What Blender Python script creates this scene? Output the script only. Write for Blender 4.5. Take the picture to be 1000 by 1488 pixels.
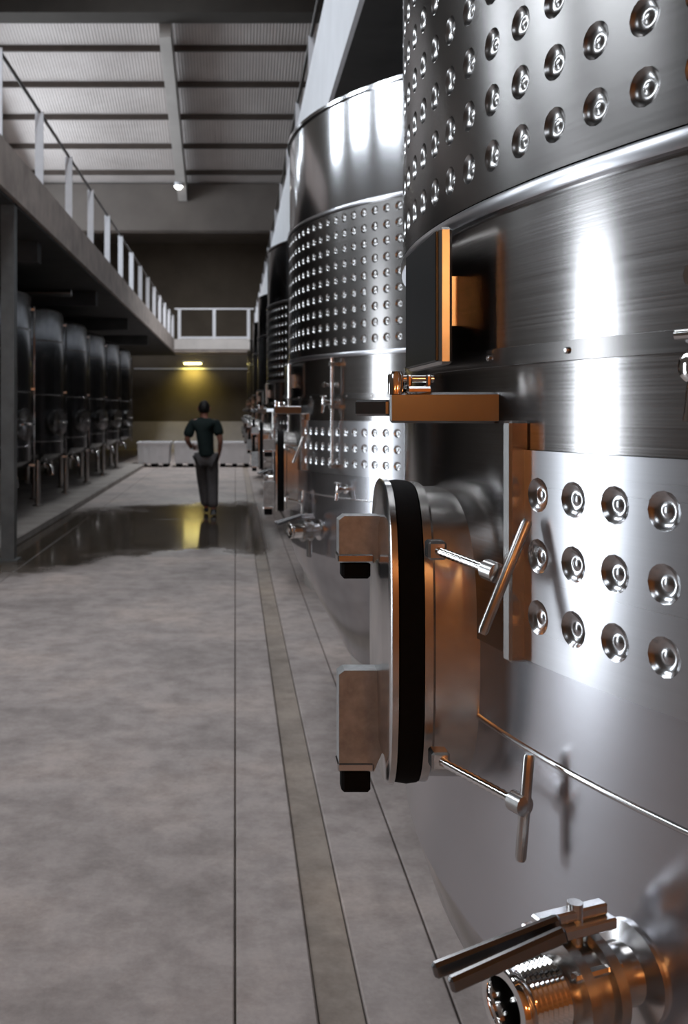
import bpy, math, random
from mathutils import Vector, Matrix
random.seed(7)
for o in list(bpy.data.objects): bpy.data.objects.remove(o)
S = bpy.context.scene
COL = S.collection
PI = math.pi

# ------------------------------------------------------------------ camera
cd = bpy.data.cameras.new('camera'); cam = bpy.data.objects.new('camera', cd); COL.objects.link(cam)
cam.location = (0, 0, 1.6); cam.rotation_euler = (PI/2, 0, 0)
cd.sensor_fit = 'VERTICAL'; cd.sensor_height = 36; cd.sensor_width = 24
cd.lens = 1400/1488*36
cd.shift_x = (500-342)/1488; cd.shift_y = -(744-597)/1488
cd.clip_start = .02; cd.clip_end = 200
cd.dof.use_dof = True; cd.dof.focus_distance = 1.35; cd.dof.aperture_fstop = 9
S.camera = cam

# ------------------------------------------------------------------ sky, daylight, exposure
W = bpy.data.worlds.new('world'); S.world = W; W.use_nodes = True
bg = W.node_tree.nodes['Background']; bg.inputs[0].default_value = (.75, .85, 1, 1); bg.inputs[1].default_value = .6
S.view_settings.view_transform = 'Standard'; S.view_settings.look = 'None'
S.view_settings.gamma = 1; S.view_settings.use_curve_mapping = False
S.view_settings.exposure = -0.22

WX = -5.5                      # inner face of the left wall
DOOR = (3.95, 4.95, 0.0, 2.9)   # y0, y1, z0, z1 of the open daylight door
WINS = [(3.3, 4.7, 4.6, 6.4), (5.3, 6.5, 4.6, 6.4), (7.25, 8.3, 4.6, 6.4),
        (-2.9, -1.3, 4.6, 6.4), (14.6, 16.4, 4.9, 6.6), (16.9, 18.7, 4.9, 6.6), (19.2, 21.0, 4.9, 6.6)]  # unseen windows: rear one added to light backward faces, rest light the roof bay
def daylight(name, y0, y1, z0, z1, power, col=(.86, .93, 1)):
    l = bpy.data.lights.new(name, 'AREA'); l.shape = 'RECTANGLE'
    l.size = z1-z0; l.size_y = y1-y0; l.energy = power; l.color = col
    o = bpy.data.objects.new(name, l); COL.objects.link(o)
    o.location = (WX-.28, (y0+y1)/2, (z0+z1)/2); o.rotation_euler = (0, -PI/2, 0)
    return o
daylight('daylight_door', *DOOR, 115)
for i, w in enumerate(WINS):
    daylight('daylight_window', *w, (130, 130, 130, 55, 160, 170, 180)[i])  # includes the rear window added for its light
ADDED_SKY = [(-1.9, -.7, .5, 14.5), (-1.6, -.6, 24.0, 34.0)]   # unseen roof lights added to brighten floor and bins: x0, x1, y0, y1
for (x0, x1, y0, y1), z, p in zip(ADDED_SKY, (9.45, 8.75), (450, 850)):
    l = bpy.data.lights.new('added_rooflight', 'AREA'); l.shape = 'RECTANGLE'; l.size = x1-x0; l.size_y = y1-y0; l.energy = p; l.color = (.95, .97, 1)
    o = bpy.data.objects.new('added_rooflight', l); COL.objects.link(o); o.location = ((x0+x1)/2, (y0+y1)/2, z)

# ------------------------------------------------------------------ materials
def newmat(name):
    m = bpy.data.materials.new(name); m.use_nodes = True
    nt = m.node_tree; b = nt.nodes['Principled BSDF']
    return m, nt, b
def N(nt, t, **kw):
    n = nt.nodes.new(t)
    for k, v in kw.items(): setattr(n, k, v)
    return n
def noise(nt, scale, detail=4, rough=.55, vec=None, mul=None):
    n = N(nt, 'ShaderNodeTexNoise'); n.inputs['Scale'].default_value = scale
    n.inputs['Detail'].default_value = detail; n.inputs['Roughness'].default_value = rough
    tc = N(nt, 'ShaderNodeTexCoord'); src = tc.outputs['Object']
    if mul:
        mp = N(nt, 'ShaderNodeMapping'); mp.inputs['Scale'].default_value = mul
        nt.links.new(src, mp.inputs[0]); src = mp.outputs[0]
    nt.links.new(src, n.inputs['Vector']); return n
def ramp(nt, fac, stops):
    r = N(nt, 'ShaderNodeValToRGB'); e = r.color_ramp.elements
    while len(e) < len(stops): e.new(.5)
    for i, (p, c) in enumerate(stops):
        e[i].position = p; e[i].color = c if len(c) == 4 else (*c, 1)
    nt.links.new(fac, r.inputs[0]); return r
def bump(nt, b, h, strength, dist=.01):
    n = N(nt, 'ShaderNodeBump'); n.inputs['Strength'].default_value = strength; n.inputs['Distance'].default_value = dist
    nt.links.new(h, n.inputs['Height']); nt.links.new(n.outputs[0], b.inputs['Normal'])
def plain(name, col, rough=.5, metal=0, var=.12, scale=14, bmp=.0, spec=None):
    m, nt, b = newmat(name)
    n = noise(nt, scale)
    lo = tuple(c*(1-var) for c in col); hi = tuple(min(1, c*(1+var)) for c in col)
    r = ramp(nt, n.outputs[0], [(.3, lo), (.7, hi)])
    nt.links.new(r.outputs[0], b.inputs['Base Color'])
    b.inputs['Roughness'].default_value = rough; b.inputs['Metallic'].default_value = metal
    if spec is not None: b.inputs['Specular IOR Level'].default_value = spec
    if bmp: bump(nt, b, n.outputs[0], bmp)
    return m
def brushed(name, col, rough, aniso, streak=.5):
    """tank plate: metal brushed along the circumference, so its glints run up and down"""
    m, nt, b = newmat(name)
    b.inputs['Metallic'].default_value = 1
    tc = N(nt, 'ShaderNodeTexCoord')
    cr = N(nt, 'ShaderNodeVectorMath', operation='CROSS_PRODUCT'); cr.inputs[0].default_value = (0, 0, 1)
    sp = N(nt, 'ShaderNodeVectorMath', operation='MULTIPLY'); sp.inputs[1].default_value = (1, 1, 0)
    nt.links.new(tc.outputs['Object'], sp.inputs[0]); nt.links.new(sp.outputs[0], cr.inputs[1])
    nm = N(nt, 'ShaderNodeVectorMath', operation='NORMALIZE'); nt.links.new(cr.outputs[0], nm.inputs[0])
    nt.links.new(nm.outputs[0], b.inputs['Tangent'])
    b.inputs['Anisotropic'].default_value = aniso; b.inputs['Anisotropic Rotation'].default_value = .25
    st = noise(nt, 1, 3, .6, mul=(.6, .6, 420))
    cl = noise(nt, 1, 3, .5, mul=(1.1, 1.1, 2.5))
    mr = N(nt, 'ShaderNodeMapRange'); mr.inputs['To Min'].default_value = rough*(1-.5*streak); mr.inputs['To Max'].default_value = rough*(1+.5*streak)
    nt.links.new(st.outputs[0], mr.inputs[0]); nt.links.new(mr.outputs[0], b.inputs['Roughness'])
    mx = N(nt, 'ShaderNodeMix', data_type='RGBA', blend_type='MULTIPLY'); mx.inputs[0].default_value = streak
    r1 = ramp(nt, st.outputs[0], [(.35, (.78,)*3), (.65, (1,)*3)])
    r2 = ramp(nt, cl.outputs[0], [(.3, tuple(c*.86 for c in col)), (.7, col)])
    nt.links.new(r2.outputs[0], mx.inputs[6]); nt.links.new(r1.outputs[0], mx.inputs[7])
    nt.links.new(mx.outputs[2], b.inputs['Base Color'])
    bump(nt, b, st.outputs[0], .08*streak, .0004)
    return m
M = {}
M['shell'] = brushed('brushed_steel', (.42, .405, .40), .19, .8)
M['rim'] = brushed('bright_steel', (.60, .60, .62), .13, .3, .2)
M['lower'] = brushed('satin_shell', (.58, .58, .615), .25, .65, .15)
M['cone'] = brushed('cone_steel', (.45, .445, .46), .17, .3, .25)
M['jacket'] = brushed('satin_steel', (.58, .58, .605), .28, .75, .12)
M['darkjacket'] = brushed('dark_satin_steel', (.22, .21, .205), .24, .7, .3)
M['polish'] = plain('polished_steel', (.66, .65, .65), .2, 1, .06, 30)
M['bowl'] = plain('dimple_steel', (.55, .55, .56), .2, 1, .06, 30)
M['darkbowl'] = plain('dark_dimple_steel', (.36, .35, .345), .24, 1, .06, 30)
M['satin'] = plain('satin_fittings', (.55, .54, .53), .27, 1, .08, 40)
M['galv'] = plain('galvanised', (.36, .38, .39), .4, .25, .2, 60)
M['chrome'] = plain('chrome', (.80, .79, .78), .07, 1, .04, 30)
M['oldsteel'] = plain('dull_steel', (.22, .22, .225), .26, 1, .15, 9)
M['slim'] = plain('dark_steel', (.15, .15, .155), .24, 1, .2, 5)  # even dark tone for the slim tanks
M['rubber'] = plain('black_rubber', (.004, .004, .0045), .85, 0, .2, 60, spec=.15)
M['panel'] = plain('black_panel', (.012, .013, .014), .32, 0, .1, 20)
M['concrete'] = plain('concrete', (.30, .275, .255), .8, 0, .22, 2.2, .15)
M['fascia'] = plain('balcony_concrete', (.40, .345, .315), .75, 0, .22, 3.2, .2)
M['whitefascia'] = plain('white_upstand', (.78, .80, .84), .5, 0, .05, 3)
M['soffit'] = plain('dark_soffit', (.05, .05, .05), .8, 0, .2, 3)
M['darkwall'] = plain('dark_plaster', (.16, .145, .125), .85, 0, .18, 1.2, .1)
M['brownwall'] = plain('brown_plaster', (.13, .108, .085), .85, 0, .15, 1.0, .1)
M['dado'] = plain('pale_dado', (.62, .59, .57), .6, 0, .08, 2)
M['beam'] = plain('beam_concrete', (.15, .132, .12), .85, 0, .12, 1.5, .1)
M['darkbeam'] = plain('dark_beam', (.05, .045, .04), .8, 0, .15, 2)
M['purlin'] = plain('brown_steel', (.065, .05, .042), .6, 0, .15, 5)
M['rafter'] = plain('rafter_concrete', (.55, .53, .51), .8, 0, .08, 2)
M['whitemetal'] = plain('white_paint', (.75, .77, .82), .3, 0, .05, 8)
M['greymetal'] = plain('grey_paint', (.22, .23, .24), .4, .3, .1, 8)
M['colmetal'] = plain('column_paint', (.11, .115, .115), .45, .2, .2, 6)
M['darkrail'] = plain('dark_rail', (.045, .042, .04), .4, .4, .1, 8)
M['bin'] = plain('white_plastic', (.88, .88, .90), .45, 0, .05, 5)
M['shirt'] = plain('dark_green_cotton', (.006, .018, .018), .85, 0, .3, 30)
M['trousers'] = plain('grey_twill', (.095, .088, .092), .85, 0, .15, 30)
M['skin'] = plain('skin', (.38, .17, .12), .5, 0, .08, 20)
M['hair'] = plain('dark_hair', (.007, .006, .006), .6, 0, .3, 90)
M['shoe'] = plain('shoe', (.012, .013, .018), .45, 0, .2, 30)
M['brass'] = plain('brass', (.55, .38, .12), .3, 1, .1, 30)
def emis(name, col, s):
    m, nt, b = newmat(name)
    b.inputs['Base Color'].default_value = (*col, 1); b.inputs['Emission Color'].default_value = (*col, 1); b.inputs['Emission Strength'].default_value = s
    return m
M['yellowlamp'] = emis('yellow_lamp', (1, .86, .32), 14)
M['addedlamp'] = emis('added_lamp_glow', (1, .5, .16), 12)  # glow of the added lamps behind the camera
M['whitelamp'] = emis('white_lamp', (1, .97, .9), 14)
def mk_roof():
    m, nt, b = newmat('corrugated_roof')
    tc = N(nt, 'ShaderNodeTexCoord'); w = N(nt, 'ShaderNodeTexWave', bands_direction='X'); w.inputs['Scale'].default_value = 5.5
    nt.links.new(tc.outputs['Object'], w.inputs[0])
    n = noise(nt, 1.4)
    mx = N(nt, 'ShaderNodeMix', data_type='RGBA', blend_type='MULTIPLY'); mx.inputs[0].default_value = .35
    r = ramp(nt, n.outputs[0], [(.3, (.52, .48, .465)), (.7, (.62, .58, .565))])
    nt.links.new(r.outputs[0], mx.inputs[6]); r2 = ramp(nt, w.outputs[1], [(.2, (.82,)*3), (.6, (1,)*3)]); nt.links.new(r2.outputs[0], mx.inputs[7])
    nt.links.new(mx.outputs[2], b.inputs['Base Color']); b.inputs['Roughness'].default_value = .7
    bump(nt, b, w.outputs[1], .4, .02); return m
M['roof'] = mk_roof()
def mk_floor(name, tint, wet=True):
    m, nt, b = newmat(name)
    geo = N(nt, 'ShaderNodeNewGeometry')
    def nz(scale, d=6, ro=.6):
        n = N(nt, 'ShaderNodeTexNoise'); n.inputs['Scale'].default_value = scale; n.inputs['Detail'].default_value = d; n.inputs['Roughness'].default_value = ro
        nt.links.new(geo.outputs['Position'], n.inputs['Vector']); return n
    big = nz(.9); mid = nz(5.5, 8, .7); fine = nz(60, 4)
    r = ramp(nt, big.outputs[0], [(.32, tuple(c*.74 for c in tint)), (.5, tint), (.68, (tint[0]*1.22, tint[1]*1.17, tint[2]*1.12))])
    r2 = ramp(nt, mid.outputs[0], [(.32, (.52, .5, .485)), (.6, (1.0, 1.0, 1.0))])
    r3 = ramp(nt, fine.outputs[0], [(.3, (.86,)*3), (.7, (1,)*3)])
    mx = N(nt, 'ShaderNodeMix', data_type='RGBA', blend_type='MULTIPLY'); mx.inputs[0].default_value = .75
    nt.links.new(r.outputs[0], mx.inputs[6]); nt.links.new(r2.outputs[0], mx.inputs[7])
    mx2 = N(nt, 'ShaderNodeMix', data_type='RGBA', blend_type='MULTIPLY'); mx2.inputs[0].default_value = .8
    nt.links.new(mx.outputs[2], mx2.inputs[6]); nt.links.new(r3.outputs[0], mx2.inputs[7])
    # wet patch: spilled rinse water between the two tank rows
    sx = N(nt, 'ShaderNodeSeparateXYZ'); nt.links.new(geo.outputs['Position'], sx.inputs[0])
    def math_(op, a, c):
        n = N(nt, 'ShaderNodeMath', operation=op)
        for i, v in enumerate((a, c)):
            if isinstance(v, (int, float)): n.inputs[i].default_value = v
            else: nt.links.new(v, n.inputs[i])
        return n.outputs[0]
    wob = math_('MULTIPLY', math_('SUBTRACT', nz(.8, 8, .65).outputs[0], .5), 4.6)
    yy = math_('ADD', sx.outputs[1], wob)
    yy = math_('SUBTRACT', yy, math_('MULTIPLY', math_('MINIMUM', math_('ADD', sx.outputs[0], 1.2), 0), 1.1))
    def step(v, a, c):
        n = N(nt, 'ShaderNodeMapRange', interpolation_type='SMOOTHSTEP'); n.inputs[1].default_value = a; n.inputs[2].default_value = c
        nt.links.new(v, n.inputs[0]); return n.outputs[0]
    wet_f = math_('MULTIPLY', step(yy, 9.9, 11.3), math_('SUBTRACT', 1, step(yy, 15.8, 18.4)))
    wet_f = math_('MULTIPLY', wet_f, math_('SUBTRACT', 1, step(sx.outputs[0], .25, .6)))
    mx3 = N(nt, 'ShaderNodeMix', data_type='RGBA'); nt.links.new(wet_f, mx3.inputs[0])
    nt.links.new(mx2.outputs[2], mx3.inputs[6])
    wetc = N(nt, 'ShaderNodeMix', data_type='RGBA', blend_type='MULTIPLY'); wetc.inputs[0].default_value = 1
    nt.links.new(mx2.outputs[2], wetc.inputs[6]); wetc.inputs[7].default_value = (.20, .185, .15, 1)
    nt.links.new(wetc.outputs[2], mx3.inputs[7]); nt.links.new(mx3.outputs[2], b.inputs['Base Color'])
    mr = N(nt, 'ShaderNodeMapRange'); mr.inputs[3].default_value = .62; mr.inputs[4].default_value = .10
    nt.links.new(wet_f, mr.inputs[0]); nt.links.new(mr.outputs[0], b.inputs['Roughness'])
    bp = N(nt, 'ShaderNodeBump'); bp.inputs['Distance'].default_value = .004
    nt.links.new(mid.outputs[0], bp.inputs['Height']); nt.links.new(bp.outputs[0], b.inputs['Normal'])
    mb = N(nt, 'ShaderNodeMapRange'); mb.inputs[3].default_value = .35; mb.inputs[4].default_value = .08
    nt.links.new(wet_f, mb.inputs[0]); nt.links.new(mb.outputs[0], bp.inputs['Strength'])
    return m
M['floor'] = mk_floor('concrete_floor', (.44, .385, .365))
M['drain'] = mk_floor('drain_concrete', (.36, .305, .26))
def mk_planks():
    m, nt, b = newmat('orange_planks')
    tc = N(nt, 'ShaderNodeTexCoord'); w = N(nt, 'ShaderNodeTexWave', bands_direction='X'); w.inputs['Scale'].default_value = 1.1
    nt.links.new(tc.outputs['Object'], w.inputs[0]); n = noise(nt, 2, mul=(6, 6, .6))
    r = ramp(nt, n.outputs[0], [(.3, (.40, .125, .022)), (.7, (.70, .25, .05))])
    mx = N(nt, 'ShaderNodeMix', data_type='RGBA', blend_type='MULTIPLY'); mx.inputs[0].default_value = .5
    r2 = ramp(nt, w.outputs[1], [(.02, (.2,)*3), (.12, (1,)*3)])
    nt.links.new(r.outputs[0], mx.inputs[6]); nt.links.new(r2.outputs[0], mx.inputs[7]); nt.links.new(mx.outputs[2], b.inputs['Base Color'])
    b.inputs['Roughness'].default_value = .6; return m
M['planks'] = mk_planks()
def mk_pane():
    m, nt, b = newmat('window_pane')
    t = N(nt, 'ShaderNodeBsdfTransparent'); g = N(nt, 'ShaderNodeBsdfGlossy'); g.inputs['Roughness'].default_value = .05
    mx = N(nt, 'ShaderNodeMixShader'); mx.inputs[0].default_value = .06
    nt.links.new(t.outputs[0], mx.inputs[1]); nt.links.new(g.outputs[0], mx.inputs[2])
    nt.links.new(mx.outputs[0], nt.nodes['Material Output'].inputs[0]); return m
M['pane'] = mk_pane()

# ------------------------------------------------------------------ mesh helpers
class MB:
    def __init__(s): s.v = []; s.f = []; s.sm = []
    def add(s, vs, fs, smooth=False):
        k = len(s.v); s.v += [tuple(v) for v in vs]; s.f += [tuple(i+k for i in f) for f in fs]; s.sm += [smooth]*len(fs); return s
    def box(s, lo, hi, bev=0.0, mat=None):
        (x0, y0, z0), (x1, y1, z1) = lo, hi
        if bev <= 0:
            vs = [(x0, y0, z0), (x1, y0, z0), (x1, y1, z0), (x0, y1, z0), (x0, y0, z1), (x1, y0, z1), (x1, y1, z1), (x0, y1, z1)]
            fs = [(0, 3, 2, 1), (4, 5, 6, 7), (0, 1, 5, 4), (1, 2, 6, 5), (2, 3, 7, 6), (3, 0, 4, 7)]
        else:
            b = min(bev, (x1-x0)/2.01, (y1-y0)/2.01, (z1-z0)/2.01); vs = []; fs = []
            def loop(x, y, i, z): return [(x0+i, y0+x, z), (x0+x, y0+i, z)]
            rings = []
            for z, i in ((z0, b), (z0+b, 0), (z1-b, 0), (z1, b)):
                a0, a1, c0, c1 = x0+i, x1-i, y0+i, y1-i; q = b if i == 0 else 0.0001
                rings.append([(a0+q, c0, z), (a1-q, c0, z), (a1, c0+q, z), (a1, c1-q, z), (a1-q, c1, z), (a0+q, c1, z), (a0, c1-q, z), (a0, c0+q, z)])
            for r in rings: vs += r
            for k in range(3):
                for j in range(8):
                    fs.append((k*8+j, k*8+(j+1) % 8, k*8+8+(j+1) % 8, k*8+8+j))
            fs.append(tuple(reversed(range(8)))); fs.append(tuple(range(24, 32)))
        if mat is not None: vs = [mat @ Vector(v) for v in vs]
        return s.add(vs, fs)
    def lathe(s, prof, segs=64, a0=0.0, a1=2*PI, mat=None, smooth=True, cap0=False, cap1=False):
        """profile of (r, z) around local Z"""
        full = abs(a1-a0-2*PI) < 1e-6; n = segs if full else segs+1; vs = []; fs = []
        for r, z in prof:
            for j in range(n):
                a = a0+(a1-a0)*j/segs; vs.append((r*math.cos(a), r*math.sin(a), z))
        for k in range(len(prof)-1):
            for j in range(segs):
                j2 = (j+1) % n if full else j+1
                fs.append((k*n+j, k*n+j2, (k+1)*n+j2, (k+1)*n+j))
        if cap0: fs.append(tuple(reversed(range(n))))
        if cap1: fs.append(tuple(range((len(prof)-1)*n, len(prof)*n)))
        if mat is not None: vs = [mat @ Vector(v) for v in vs]
        return s.add(vs, fs, smooth)
    def tube(s, pts, r, segs=10, caps=True):
        pts = [Vector(p) for p in pts]; n = len(pts); rs = r if isinstance(r, (list, tuple)) else [r]*n
        vs = []; fs = []; up = None
        for i, p in enumerate(pts):
            d = (pts[min(i+1, n-1)]-pts[max(i-1, 0)]).normalized()
            if up is None: up = d.orthogonal().normalized()
            up = (up-d*up.dot(d)).normalized(); w = d.cross(up)
            for j in range(segs):
                a = 2*PI*j/segs; vs.append(p+(up*math.cos(a)+w*math.sin(a))*rs[i])
        for i in range(n-1):
            for j in range(segs):
                fs.append((i*segs+j, i*segs+(j+1) % segs, (i+1)*segs+(j+1) % segs, (i+1)*segs+j))
        if caps: fs.append(tuple(reversed(range(segs)))); fs.append(tuple(range((n-1)*segs, n*segs)))
        return s.add(vs, fs, True)
    def bar(s, p, q, w, h, up=(0, 0, 1), bev=.0):
        """square bar from p to q"""
        p, q = Vector(p), Vector(q); d = q-p; L = d.length; d.normalize(); u = Vector(up); sd = d.cross(u).normalized(); u = sd.cross(d)
        m = Matrix((d, sd, u)).transposed().to_4x4(); m.translation = p
        return s.box((0, -w/2, -h/2), (L, w/2, h/2), bev, m)
    def build(s, name, mat, parent=None, auto=True):
        me = bpy.data.meshes.new(name); me.from_pydata(s.v, [], s.f)
        me.polygons.foreach_set('use_smooth', s.sm); me.update()
        me.materials.append(mat)
        o = bpy.data.objects.new(name, me); COL.objects.link(o)
        if parent is not None: o.parent = parent
        if any(s.sm) and auto:
            bpy_edges_sharp(me, 40)
        return o
def bpy_edges_sharp(me, deg):
    import bmesh
    bm = bmesh.new(); bm.from_mesh(me); c = math.radians(deg)
    for e in bm.edges:
        if len(e.link_faces) == 2 and e.calc_face_angle(0) > c: e.smooth = False
    bm.to_mesh(me); bm.free()
def axis_mat(o, d):
    """matrix whose local Z points along d, at o"""
    return Matrix.Translation(Vector(o)) @ Vector(d).to_track_quat('Z', 'Y').to_matrix().to_4x4()
def empty(name, loc=(0, 0, 0), rz=0):
    o = bpy.data.objects.new(name, None); COL.objects.link(o); o.location = loc; o.rotation_euler = (0, 0, rz); o.empty_display_size = .1
    return o
def tag(o, label, cat, group=None):
    o['label'] = label; o['category'] = cat
    if group: o['group'] = group
    return o
def struct(o, label=None, cat=None):
    o['kind'] = 'structure'
    if label: o['label'] = label
    if cat: o['category'] = cat
    return o
def copy_tree(o, parent=None):
    c = o.copy(); COL.objects.link(c); c.parent = parent
    for ch in list(o.children): copy_tree(ch, c)
    return c

# ------------------------------------------------------------------ the setting
# floor: slabs with open joints and a recessed drain channel
fl = MB().box((-5.6, -3.6, -.30), (4.3, 40.2, -.035)).build('floor', M['drain'])
struct(fl, 'grey concrete floor slabs with drain channel and wet patch', 'floor')
J = .006
ycuts = [-3.6, 6.7, 14.2, 21.5, 29.0, 40.0]
for x0, x1 in ((-5.5, -2.2), (-2.2, 0.0), (0.0, .22), (.345, .59), (.59, 4.2)):
    for y0, y1 in zip(ycuts, ycuts[1:]):
        MB().box((x0+J/2, y0+J/2, -.035), (x1-J/2, y1-J/2, 0), .004).build('floor_slab', M['floor'], fl)
MB().box((.223, -3.6, -.035), (.342, 40, -.014)).build('drain_channel', M['drain'], fl)

def slab_hole(mb, x0, x1, y0, y1, z0, z1, h):
    return mb.box((x0, y0, z0), (h[0], y1, z1)).box((h[1], y0, z0), (x1, y1, z1)).box((h[0], y0, z0), (h[1], h[2], z1)).box((h[0], h[3], z0), (h[1], y1, z1))
def wall_x(name, x0, x1, y0, y1, z0, z1, holes, mat):
    """a wall in the YZ plane with rectangular holes (y0, y1, z0, z1)"""
    mb = MB(); ys = sorted({y0, y1, *[h[0] for h in holes], *[h[1] for h in holes]}); zs = sorted({z0, z1, *[h[2] for h in holes], *[h[3] for h in holes]})
    for a, b in zip(ys, ys[1:]):
        for c, d in zip(zs, zs[1:]):
            m = ((a+b)/2, (c+d)/2)
            if any(h[0] < m[0] < h[1] and h[2] < m[1] < h[3] for h in holes): continue
            mb.box((x0, a, c), (x1, b, d))
    return mb.build(name, mat)
struct(wall_x('wall_left', WX-.25, WX, -3.6, 40.2, 0, 9.4, WINS+[DOOR], M['darkwall']), 'dark plaster side wall behind the balcony', 'wall')
struct(MB().box((4.2, -3.6, 0), (4.4, 40.2, 9.4)).build('wall_right', M['darkwall']), 'dark plaster wall behind the big tanks', 'wall')
wb = struct(MB().box((-5.75, 40, 0), (4.4, 40.2, 9.4)).build('wall_back', M['brownwall']), 'brown end wall beyond the bridge with pale dado', 'wall')
MB().box((-5.5, 39.97, 0), (4.2, 40, 1.16)).build('dado', M['dado'], wb)
struct(MB().box((-5.75, -3.8, 0), (4.4, -3.6, 9.4)).build('wall_front', M['planks']), 'orange brown plank wall', 'wall')
for i, (y0, y1, z0, z1) in enumerate(WINS):
    w = MB(); t = .05; x0, x1 = WX-.20, WX-.10
    w.box((x0, y0, z0), (x1, y0+t, z1)).box((x0, y1-t, z0), (x1, y1, z1)).box((x0, y0+t, z0), (x1, y1-t, z0+t)).box((x0, y0+t, z1-t), (x1, y1-t, z1))
    w.box((x0, (y0+y1)/2-.02, z0+t), (x1, (y0+y1)/2+.02, z1-t))
    f = struct(w.build('window_%d' % (i+1), M['greymetal']), 'tall unseen daylight window in the side wall', 'window')
    for a, b in ((y0+t, (y0+y1)/2-.02), ((y0+y1)/2+.02, y1-t)):
        MB().box((WX-.153, a, z0+t), (WX-.147, b, z1-t)).build('pane', M['pane'], f)
d = MB(); y0, y1, z0, z1 = DOOR
d.box((WX-.2, y0, 0), (WX-.1, y0+.06, z1)).box((WX-.2, y1-.06, 0), (WX-.1, y1, z1)).box((WX-.2, y0+.06, z1-.06), (WX-.1, y1-.06, z1))
struct(d.build('door_1', M['greymetal']), 'open doorway to daylight in the side wall', 'door')

# roof: sloping corrugated bay with purlins and a rafter, flat ceilings before and behind it
RS = .286; RY0, RY1, RZ1 = 16.46, 22.0, 6.71
def roof_z(y): return RZ1 + RS*(RY1-y)
ce = struct(slab_hole(MB(), -5.75, 4.4, -3.6, 16.3, 9.2, 9.4, ADDED_SKY[0]).build('ceiling', M['soffit']), 'grey corrugated roof on brown purlins with dark ceiling before and behind', 'ceiling')
r = MB(); L = RY1-RY0
vs = [(-5.5, RY0, roof_z(RY0)+.14), (4.2, RY0, roof_z(RY0)+.14), (4.2, RY1+.1, roof_z(RY1)+.11), (-5.5, RY1+.1, roof_z(RY1)+.11)]
vs += [(a, b, c+.12) for a, b, c in vs]
r.add(vs, [(0, 3, 2, 1), (4, 5, 6, 7), (0, 1, 5, 4), (1, 2, 6, 5), (2, 3, 7, 6), (3, 0, 4, 7)]); r.build('roof_panel', M['roof'], ce)
for y in (17.36, 18.4, 19.45, 20.5, 21.55):
    z = roof_z(y)+.14
    MB().box((-5.5, y-.03, z-.10), (4.2, y+.03, z)).build('purlin', M['purlin'], ce)
for x in (-1.2, -4.9, 2.5):
    a, b = Vector((x, RY0, roof_z(RY0)-.17)), Vector((x, RY1, roof_z(RY1)-.17))
    MB().bar(a, b, .20, .34).build('rafter', M['rafter'], ce)
slab_hole(MB(), -5.5, 4.2, 22.35, 40, 8.55, 8.7, ADDED_SKY[1]).build('far_ceiling', M['beam'], ce)
struct(MB().box((-5.5, 16.0, 8.22), (4.2, 16.46, 9.2)).build('trim_1', M['darkbeam']), 'dark concrete lintel beam above the roof bay', 'beam')
struct(MB().box((-5.5, 22.0, 5.72), (4.2, 22.35, 6.78)).build('trim_2', M['beam']), 'grey concrete beam at the foot of the roof bay', 'beam')
struct(MB().box((-5.5, 22.1, 6.78), (4.2, 22.35, 8.7)).build('wall_gable', M['beam']), 'grey wall above the roof eave', 'wall')

# balconies and the bridge between them
DZ = 4.31; UZ = 3.82; BX = -2.3; RXX = .70
bl = struct(MB().box((WX, 8.6, UZ), (BX, 38.2, DZ)).build('balcony_slab', M['fascia']), 'concrete balcony slab over the slim tanks', 'balcony')
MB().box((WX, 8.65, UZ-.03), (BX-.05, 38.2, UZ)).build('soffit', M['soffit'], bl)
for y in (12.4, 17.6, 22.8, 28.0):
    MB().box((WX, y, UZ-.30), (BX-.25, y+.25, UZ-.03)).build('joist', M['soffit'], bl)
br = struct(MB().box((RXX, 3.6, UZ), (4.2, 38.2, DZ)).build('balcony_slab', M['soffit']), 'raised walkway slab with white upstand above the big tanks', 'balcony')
MB().box((RXX-.03, 3.6, UZ), (RXX, 36.4, DZ+.38)).build('upstand', M['whitefascia'], br)
bd = struct(MB().box((BX, 36.4, UZ), (RXX, 38.2, DZ)).build('bridge_slab', M['fascia']), 'pale bridge slab joining the two balconies', 'bridge')
MB().box((BX, 36.36, UZ+.1), (RXX, 36.4, DZ)).build('bridge_fascia', M['dado'], bd)
struct(MB().box((-2.49, 10.23, .02), (-2.35, 10.37, UZ)).box((-2.53, 10.18, 0), (-2.31, 10.42, .02)).build('column', M['colmetal']), 'grey steel column holding up the balcony end', 'column')

def railing_y(name, x, y0, y1, z0, ztop, label, step, wide, mat, n0=0.0):
    t = empty(name, (x, y0, z0)); tag(t, label, 'railing')
    h = ztop-z0; y = n0
    pm = None
    while y <= y1-y0:
        if pm is None:
            p = MB().box((-wide/2, -.007, 0), (wide/2, .007, h)).build('post', mat, t); pm = p
        else:
            p = pm.copy(); COL.objects.link(p); p.parent = t
        p.location = (0, y, 0); y += step
    MB().tube([(0, 0, h), (0, y1-y0, h)], .02, 8).build('handrail', M['darkrail'], t)
    return t
railing_y('balcony_railing', BX-.06, 8.7, 36.3, DZ, 5.20, 'white post railing with thin dark handrail along the concrete balcony edge', 2.05, .10, M['whitemetal'], .85)
railing_y('walkway_railing', RXX+.05, 3.7, 36.3, DZ, 5.30, 'white post railing above the upstand over the big tanks', 2.05, .06, M['whitemetal'], 1.7)
t = tag(empty('bridge_railing', ((BX+RXX)/2, 36.48, DZ)), 'white post and rail railing across the bridge', 'railing')
for x in (-1.32, 0.0, 1.3):
    MB().box((x-.06, -.03, 0), (x+.06, .03, 1.12)).build('post', M['whitemetal'], t)
MB().box((-1.5, -.03, 1.12), (1.5, .03, 1.18)).build('top_rail', M['whitemetal'], t)
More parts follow.
